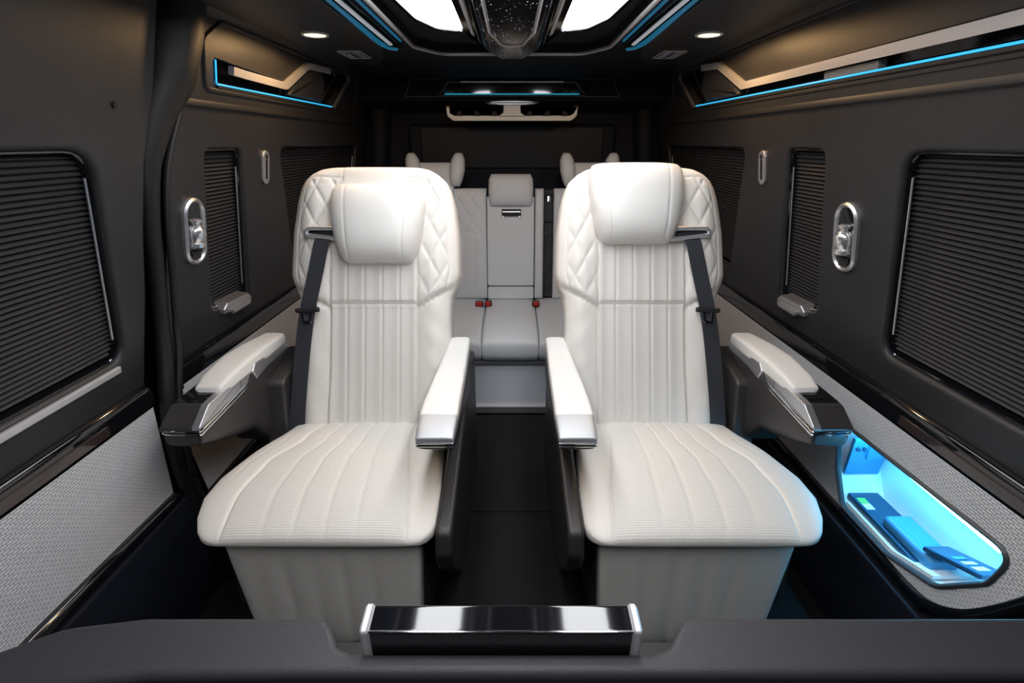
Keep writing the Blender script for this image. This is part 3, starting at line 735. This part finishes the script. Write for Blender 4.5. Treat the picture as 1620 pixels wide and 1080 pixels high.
# ------------------------------------------------------------------ captain seats
YB, ZB = 1.28, .48
DL = math.hypot(.34, .76); DY, DZ = .34/DL, .76/DL; NY, NZ = -.76/DL, .34/DL
def seat(cx, s, side, hr_t, bx):
    t = thing('captain_seat', (cx, 1.1, 0), f'cream leather captain seat on the {side}, headrest ' + ('low, shell top showing above' if s < 0 else 'raised level with shell top'), 'seat', 'front captain seats')
    bk = lambda o, v, n: (bx+s*o, YB+DY*v+NY*(n-.045), ZB+DZ*v+NZ*(n-.045))
    # ---- backrest
    hw = lin([(-.06, .210), (0, .236), (.2, .243), (.36, .243), (.40, .247), (.43, .262), (.47, .272), (.60, .268), (.70, .255), (.745, .243), (.77, .230), (.79, .208), (.807, .180), (.817, .15)])
    def vline(o): return lerp(.362, .430, min(1, max(0, (abs(o)-.14)/.12)))
    def bh(o, v):
        a = abs(o)
        f = .050+.022*sm(.11, .20, a)-.010*sm(.20, .26, a)
        f += .004*math.cos(o*9)
        return f+.012*sm(.0, .02, v-vline(o))
    def bd(o, v):
        a = abs(o); d = 0; vl = vline(o)
        d -= .006*math.exp(-((v-vl)/.005)**2)*sm(.135, .145, a)
        if v > vl:
            w = hw(v)-.030
            edge = min(w-a, .778-v)      # inside border
            b = min(abs(w-a) if v < .778 else 9, abs(v-.778) if a < w else 9)
            if a > .10: d -= .003*math.exp(-(b/.003)**2)
            if a > .138 and edge > .004 and v > vl+.03 or (.10 < a and v > .62 and edge > .004):
                p = .062; q = .115
                x1 = (a-.12)/p+(v-.4)/q; x2 = (a-.12)/p-(v-.4)/q
                f1 = abs(x1-round(x1)); f2 = abs(x2-round(x2)); g = min(f1, f2)*.045
                d += .0035*(1-math.exp(-(g/.0035)**2))-.0035
                d += .002*min(1, min(f1, f2)*3)
            if v > .70: d -= .003*math.exp(-((a-.102)/.0025)**2)
        d -= .005*math.exp(-((a-.139)/.004)**2)*(1 if v < .62 else 0)
        # gentle wrinkles on the lower bolsters
        if v < vl and a > .14: d += .0012*math.sin(v*70+a*40)*sm(.15, .19, a)+.0010*math.sin(v*33-a*60)
        return d
    slab('backrest', lambda v: -hw(v), hw, -.06, .819, bh, .075, bk, M['white'], t, 150, 170, 5., 9., bd)
    # ---- perforated centre, two sections with stitched channels
    chan = [-.083, -.028, .028, .083]
    def ph(v0, v1, puff):
        def f(o, v, i, j):
            e = min(1, (min(i, 1-i)*.276)/.012); e = math.sqrt(max(0, 1-(1-e)**2))
            k = min(1, (min(j, 1-j)*(v1-v0))/.007); k = math.sqrt(max(0, 1-(1-k)**2))
            g = sum(math.exp(-((o-c)/.0035)**2) for c in chan)
            r_ = .0015*math.cos((o-.0)*2*PI/.0555+PI)
            return bh(o, v)-.004+(.004+puff)*min(e, k)-.0038*g*min(e, k)+r_*.8
        return f
    wc = lambda v: .137-.008*sm(.35, 0, v)*0
    sheet('lower_perforated_panel', lambda v: -.137-.006*sm(.2, 0, v), lambda v: .137+.006*sm(.2, 0, v), -.03, .375, ph(-.03, .375, .007), bk, M['perf'], t, 90, 60, .014)
    sheet('upper_perforated_panel', lambda v: -.135, lambda v: .135, .376, .64, ph(.376, .64, .003), bk, M['perf'], t, 90, 40, .014)
    # ---- headrest pillow
    h0, h1 = hr_t
    hh = lin([(0, .094), (.03, .106), (.10, .117), (.25, .131), (.5, .1435), (.75, .1495), (.90, .147), (.97, .138), (1, .128)])
    hwf = lambda v: hh((v-h0)/(h1-h0))
    def hf(o, v):
        w = (v-h0)/(h1-h0)
        return .082-.012*w+.012*math.sin(PI*w)-.30*o*o*2
    def hd(o, v): return -.0028*math.exp(-((abs(o)-.080-.018*((v-h0)/(h1-h0)))/.0028)**2)
    hb = lambda o, v, n: bk(o-(.020 if s < 0 else .024), v, n+.062)
    hr = slab('headrest', lambda v: -hwf(v), hwf, h0, h1, hf, .04, hb, M['white_arm'], t, 90, 70, 4.2, 3.6, hd)
    # ---- cushion
    cm = lambda o, y, n: (cx+s*o, y, .458+n)
    ci = lin([(.800, .214), (.803, .228), (.808, .238), (.816, .248), (.830, .257), (.85, .262), (.95, .262), (1.1, .25), (1.36, .215)])
    co = lin([(.800, .236), (.803, .252), (.808, .264), (.816, .276), (.830, .290), (.87, .314), (.93, .334), (1.0, .332), (1.1, .302), (1.2, .262), (1.36, .225)])
    def cf(o, y):
        return .044+.008*math.sin(PI*min(1, max(0, (y-.80)/.53)))-.10*o*o-.026*sm(1.10, 1.36, y)
    pin = lin([(.80, .200), (.95, .185), (1.15, .145), (1.36, .135)])
    pout = curve([(.80, .225), (.93, .238), (1.03, .222), (1.15, .165), (1.36, .135)])
    def cdt(o, y):
        e = pout(y) if o > 0 else pin(y); a = abs(o)
        d = -.005*math.exp(-((a-e)/.004)**2)
        d -= .0025*math.exp(-((a-(e+.055))/.003)**2)*(1 if (o > 0 and .98 < y < 1.2) else 0)
        if a < e:
            i = (o+pin(y))/(pin(y)+pout(y))
            g = sum(math.exp(-((i-c)/.009)**2) for c in (.27, .44, .61, .78))
            d += .0015-.0036*g+.0012*sum(math.exp(-((i-c)/.06)**2) for c in (.13, .355, .525, .695, .89))
        return d+.003*sm(0, .05, a-e)
    slab('cushion', lambda y: -ci(y), co, .800, 1.36, cf, .036, cm, M['white'], t, 130, 110, 4.4, 2.7, cdt, cols=lambda y: (-pin(y), pout(y), 25, 105), second=('perforated_seat_panel', M['perf']))
    # ---- footrest
    fm = lambda o, z, n: (cx+s*o, .855-n+(z-.4)*.02, z)
    fo_ = lin([(.10, .215), (.2, .225), (.45, .245)])
    fi_ = lin([(.10, .205), (.2, .213), (.42, .225)])
    def fd(o, z):
        g = sum(math.exp(-((o-c)/.004)**2) for c in (-.105, -.035, .035, .105)); return -.0035*g-.004*math.exp(-((abs(o)-.172)/.004)**2)*0+.0012*math.cos(o*2*PI/.07)
    slab('footrest', lambda z: -fi_(z), fo_, .085, .450, lambda o, z: .030, .03, fm, M['white'], t, 70, 50, 7, 7, fd)
    # ---- dark side shells
    def shell(o0, o1, pts, nm, m_=None):
        mpn = lambda y, z, n: (cx+s*n, y, z)
        a, b = sorted((o0, o1))
        P = rpoly(pts, .03, 5); L = []; bv = .010
        for k in range(5):
            q = PI/2*k/4; L.append([mpn(y, z, a+bv*(1-math.sin(q))) for y, z in off(P, -bv*(1-math.cos(q)))])
        L = L[::-1]
        for k in range(5):
            q = PI/2*k/4; L.append([mpn(y, z, b-bv*(1-math.sin(q))) for y, z in off(P, -bv*(1-math.cos(q)))])
        return mk(nm, *loops_geo(L), m_ or M['shell'], t)
    shell(-.304, -.264, [(.82, .475), (.80, .42), (.82, .36), (.95, .20), (1.08, .12), (1.55, .12), (1.58, .60), (1.38, .62), (1.20, .55), (.95, .50)], 'inner_side_shell')
    shell(.225, .262, [(.86, .40), (.85, .20), (.90, .12), (1.45, .12), (1.48, .50), (1.25, .46), (1.0, .40)], 'outer_side_shell')
    shell(.262, .330, [(1.24, .42), (1.22, .30), (1.30, .20), (1.50, .20), (1.50, .66), (1.28, .62)], 'outer_arm_support', M['armdark'])
    mk('underframe', *box_geo(cx-.225, cx+.225, .87, 1.45, .10, .36, .02, 3), M['shell'], t)
    mk('pedestal', *box_geo(cx-.20, cx+.20, .88, 1.45, .007, .105, .012), M['black'], t)
    mk('back_shell', *[superloft([(0, 0, .1, 0, .1, 2), (1, 0, .1, 0, .1, 2)])][0], M['shell'], t) if False else None
    # ---- inner armrest
    o_i = -.258
    X = lambda o: bx+s*o
    def arm(nm, secs, m_, d=.010, seg=32): return mk(nm, *superloft(roundends(secs, 4, d), seg), m_, t)
    arm('inner_armrest_body', [(.935, X(o_i), .046, .640, .016, 4), (.98, X(o_i), .047, .632, .026, 4), (1.15, X(o_i), .046, .615, .042, 4), (1.30, X(o_i-.002), .044, .605, .058, 4), (1.45, X(o_i-.006), .036, .60, .070, 4)], M['armdark'])
    arm('inner_armrest_pad', [(1.005, X(o_i), .048, .667, .018, 5), (1.06, X(o_i), .0475, .668, .021, 5), (1.18, X(o_i-.003), .044, .670, .023, 5), (1.26, X(o_i-.006), .0405, .674, .024, 5), (1.32, X(o_i-.009), .037, .682, .024, 4.5), (1.42, X(o_i-.013), .033, .690, .022, 4)], M['white_arm'], .014)
    arm('inner_armrest_tip', [(.925, X(o_i), .0455, .656, .010, 5), (.95, X(o_i), .047, .661, .015, 5), (.996, X(o_i), .048, .664, .018, 5)], M['silvermatte'], .006)
    for z in (.649, .641): mk('chrome_line', *tube_geo([(X(o_i)-.044, .920, z), (X(o_i)+.044, .920, z)], .0022, 8), M['chrome'], t)
    # ---- outer armrest
    arm('outer_armrest_body', [(.990, X(.381), .047, .616, .022, 4), (1.03, X(.383), .053, .612, .042, 4), (1.10, X(.381), .053, .606, .066, 5), (1.20, X(.378), .051, .590, .090, 6), (1.232, X(.370), .055, .565, .118, 7), (1.44, X(.358), .048, .520, .165, 7)], M['armdark'])
    arm('outer_armrest_pad', [(1.100, X(.364), .036, .694, .014, 5), (1.14, X(.366), .042, .697, .020, 5), (1.205, X(.366), .045, .700, .023, 5), (1.25, X(.363), .048, .703, .024, 5), (1.33, X(.356), .045, .705, .023, 4.6), (1.43, X(.346), .036, .702, .021, 4.2)], M['white_arm'], .016)
    capx = lambda y, z, n: (X(n), y, z)
    mk('outer_armrest_tip', *prism_geo(rpoly([(.974, .642), (.975, .654), (1.030, .687), (1.060, .688), (1.06, .64)], [.003, .004, .006, 0, 0]), capx, .334, .428, .006, bev0=None), M['armdark'], t)
    tip = [(1.030, .686), (1.05, .6885), (1.14, .6895), (1.14, .650), (1.030, .650)]
    mk('control_panel', *loops_geo([[(X(q), y, z) for y, z in tip] for q in (.337, .424)]), M['gloss'], t)
    mk('cup_lid', *superloft(roundends([(1.060, X(.380), .033, .6885, .004, 3), (1.098, X(.380), .036, .690, .004, 3)], 3, .004), 20), M['gloss'], t)
    ms = lambda y, z, n: (X(n), y, z)
    fb = rpoly([(.973, .648), (.976, .656), (1.030, .6905), (1.215, .694), (1.235, .668), (1.20, .657)], [.002, .003, .006, .002, .002, .01])
    mk('silver_trim', *prism_geo(fb, ms, .345, .326, .003), M['silver'], t)
    rb = rpoly([(1.222, .686), (1.240, .704), (1.44, .700), (1.44, .664), (1.30, .664), (1.236, .656)], [.004, .006, .004, .01, .01, .004])
    mk('silver_trim', *prism_geo(rb, ms, .340, .313, .004), M['silver'], t)
    mk('trim_seam', *prism_geo([(1.170, .658), (1.172, .658), (1.176, .695), (1.174, .695)], ms, .330, .3255, 0), M['armdark'], t)
    for z in (.645, .636): mk('chrome_line', *tube_geo(smooth_path([(X(.327), 1.20, z+.012), (X(.326), .995, z), (X(.334), .979, z), (X(.38), .974, z), (X(.424), .980, z), (X(.432), 1.01, z)], 4), .0023, 8), M['chrome'], t)
    # ---- seat belt
    gz = .588
    G = rpoly([(.080, gz-.022), (.208, gz-.008), (.208, gz+.012), (.196, gz+.024), (.100, gz+.024), (.084, gz+.010)], .008)
    bz = .090
    bk2 = lambda o, v, n: bk(o, v, n+bz)
    g = mk('belt_guide', *ring_geo(G, bk2, .012, -.020, .008, .003), M['silver'], t)
    mk('guide_slot', *prism_geo(off(G, -.010), bk2, -.018, .002, .001), M['black'], g) if False else mk('guide_slot', *prism_geo(off(G, -.010), bk2, -.018, .002, .001), M['black'], t)
    # webbing
    cl = smooth_path([(.150, .580, -.004), (.154, .555, .006), (.172, .465, .004), (.196, .355, .000), (.214, .25, -.012), (.229, .12, -.022), (.240, .00, -.032), (.246, -.08, -.05)], 6)
    V, F = [], []
    for i, p in enumerate(cl):
        w = lin([(0, .023), (.12, .0245), (.5, .0245), (1, .024)])(i/(len(cl)-1))
        for oo_, nn in ((-w, .001), (w, .0), (w, -.0018), (-w, -.0010)): V.append(bk2(p.x+oo_, p.y, p.z+nn))
        if i:
            a = 4*(i-1)
            for k in range(4): F.append((a+k, a+(k+1) % 4, a+4+(k+1) % 4, a+4+k))
    F.append((0, 1, 2, 3)); a = 4*(len(cl)-1); F.append((a, a+1, a+2, a+3))
    mk('belt_webbing', V, F, M['belt'], t)
    st = rpoly([(.160, .346), (.232, .342), (.234, .356), (.162, .362)], .006)
    mk('tongue_grip', *prism_geo(st, bk2, -.006, .010, .005), M['black'], t)
    tb = rpoly([(.182, .312), (.210, .310), (.214, .346), (.180, .348)], .005)
    mk('buckle_tongue', *ring_geo(tb, bk2, .007, -.004, .006, .001), M['chrome'], t)
    return t
seat(-.442, -1, 'left', (.500, .750), -.440)
seat(.432, 1, 'right', (.560, .815), .413)
# ------------------------------------------------------------------ rear bench
t = thing('rear_bench_seat', (0, 2.3, 0), 'pale leather rear bench seat behind the two captain seats', 'bench seat')
def rc(nm, x0, x1, extra=None):
    cm = lambda o, y, n: (o, y, .385+n)
    def f(o, y): return .095+.004*math.sin((o-x0)/(x1-x0)*PI)
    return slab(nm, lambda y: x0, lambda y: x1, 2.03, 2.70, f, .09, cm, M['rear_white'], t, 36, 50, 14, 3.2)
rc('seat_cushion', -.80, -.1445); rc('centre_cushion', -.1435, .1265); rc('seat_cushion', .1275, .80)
tb = lambda o, v, n: (o, 2.60+.20*v-n*.97, .47+.98*v+n*.2)
def diam(o, v):
    d = 0
    if v > .36:
        x1 = o/.075+v/.11; x2 = o/.075-v/.11; g = min(abs(x1-round(x1)), abs(x2-round(x2)))
        d -= .003*math.exp(-(g/.07)**2)
    else:
        d -= .003*math.exp(-((((o*1.0) % .06)-.03)/.003)**2)
    d -= .004*math.exp(-((v-.36-.2*(abs(o)-.2))/.004)**2)
    return d
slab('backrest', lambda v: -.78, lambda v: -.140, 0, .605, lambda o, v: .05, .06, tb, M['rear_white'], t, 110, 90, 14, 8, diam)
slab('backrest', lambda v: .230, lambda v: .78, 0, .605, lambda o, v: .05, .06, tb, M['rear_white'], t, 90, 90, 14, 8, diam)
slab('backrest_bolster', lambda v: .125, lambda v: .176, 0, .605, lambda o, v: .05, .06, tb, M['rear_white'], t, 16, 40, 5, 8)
cc = rpoly([(-.137, .075), (.122, .075), (.122, .560), (-.137, .560)], .012)
mk('centre_armrest', *prism_geo(cc, tb, -.05, .058, .005, 3), M['rear_white'], t)
cc = rpoly([(-.137, .0), (.122, .0), (.122, .070), (-.137, .070)], .012)
mk('centre_pad', *prism_geo(cc, tb, -.05, .052, .005, 3), M['rear_white'], t)
cc = rpoly([(-.056, .452), (.050, .452), (.050, .492), (-.056, .492)], .004)
mk('handle_recess', *prism_geo(cc, tb, .05, .0595, .001), M['black'], t)
mk('armrest_handle', *tube_geo([tb(-.050, .458, .062), tb(-.046, .452, .064), tb(.040, .452, .064), tb(.044, .458, .062)], .003, 8), M['chrome'], t)
mk('handle_bar', *mapbox_geo(tb, -.052, .046, .474, .481, .058, .063, .001), M['silver'], t)
hw_ = lin([(0, .110), (.15, .118), (.5, .122), (.85, .120), (1, .108)])
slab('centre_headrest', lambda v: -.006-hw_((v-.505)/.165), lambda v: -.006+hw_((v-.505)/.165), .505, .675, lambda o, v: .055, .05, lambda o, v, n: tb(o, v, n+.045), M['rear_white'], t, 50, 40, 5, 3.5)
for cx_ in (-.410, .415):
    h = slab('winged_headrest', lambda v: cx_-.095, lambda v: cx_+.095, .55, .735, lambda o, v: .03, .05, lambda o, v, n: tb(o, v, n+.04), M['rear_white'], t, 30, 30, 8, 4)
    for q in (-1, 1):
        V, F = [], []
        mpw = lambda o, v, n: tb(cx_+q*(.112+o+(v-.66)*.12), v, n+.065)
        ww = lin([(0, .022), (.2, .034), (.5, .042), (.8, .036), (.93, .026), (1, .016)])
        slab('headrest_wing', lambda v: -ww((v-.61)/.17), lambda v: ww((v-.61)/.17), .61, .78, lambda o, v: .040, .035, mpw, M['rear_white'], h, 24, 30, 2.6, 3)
mk('base_panel', *box_geo(-.80, .80, 2.10, 2.14, .025, .300, .004), M['plate'], t)
mk('kick_strip', *box_geo(-.80, .80, 2.085, 2.105, .012, .050, .003), M['silver'], t)
mk('base_top_strip', *box_geo(-.80, .80, 2.085, 2.105, .288, .297, .002), M['silver'], t)
mk('frame', *box_geo(-.78, .78, 2.14, 2.75, .02, .30, .005), M['black'], t)
for nm_, x0, x1, st in (('buckle', -.200, -.157, 1), ('buckle', -.150, -.110, 1), ('buckle', .110, .150, 1)):
    mk(nm_, *box_geo(x0, x1, 2.415, 2.465, .478, .500, .005, 3), M['black'], t)
    mk('buckle_button', *box_geo(x0+.005, x1-.005, 2.412, 2.436, .484, .503, .003), M['red'], t)
V, F = [], []
P = [tb(.203, v, .03) for v in (.61, .5, .4)]
mk('belt_webbing', *mapbox_geo(tb, .181, .226, .36, .60, .004, .008, .001), M['belt'], t)
mk('wrapped_belt', *mapbox_geo(tb, .180, .228, .01, .37, .004, .016, .004), M['wrap'], t)
mk('belt_guide', *mapbox_geo(tb, .174, .232, .565, .580, .006, .022, .004), M['black'], t)
mk('belt_stop', *mapbox_geo(tb, .174, .232, .425, .437, .006, .020, .003), M['black'], t)
mk('belt_tongue', *mapbox_geo(tb, .196, .214, .535, .565, .012, .020, .002), M['chrome'], t)
# scratch property used only while building
for o in bpy.data.objects:
    if '_org' in o.keys(): del o['_org']
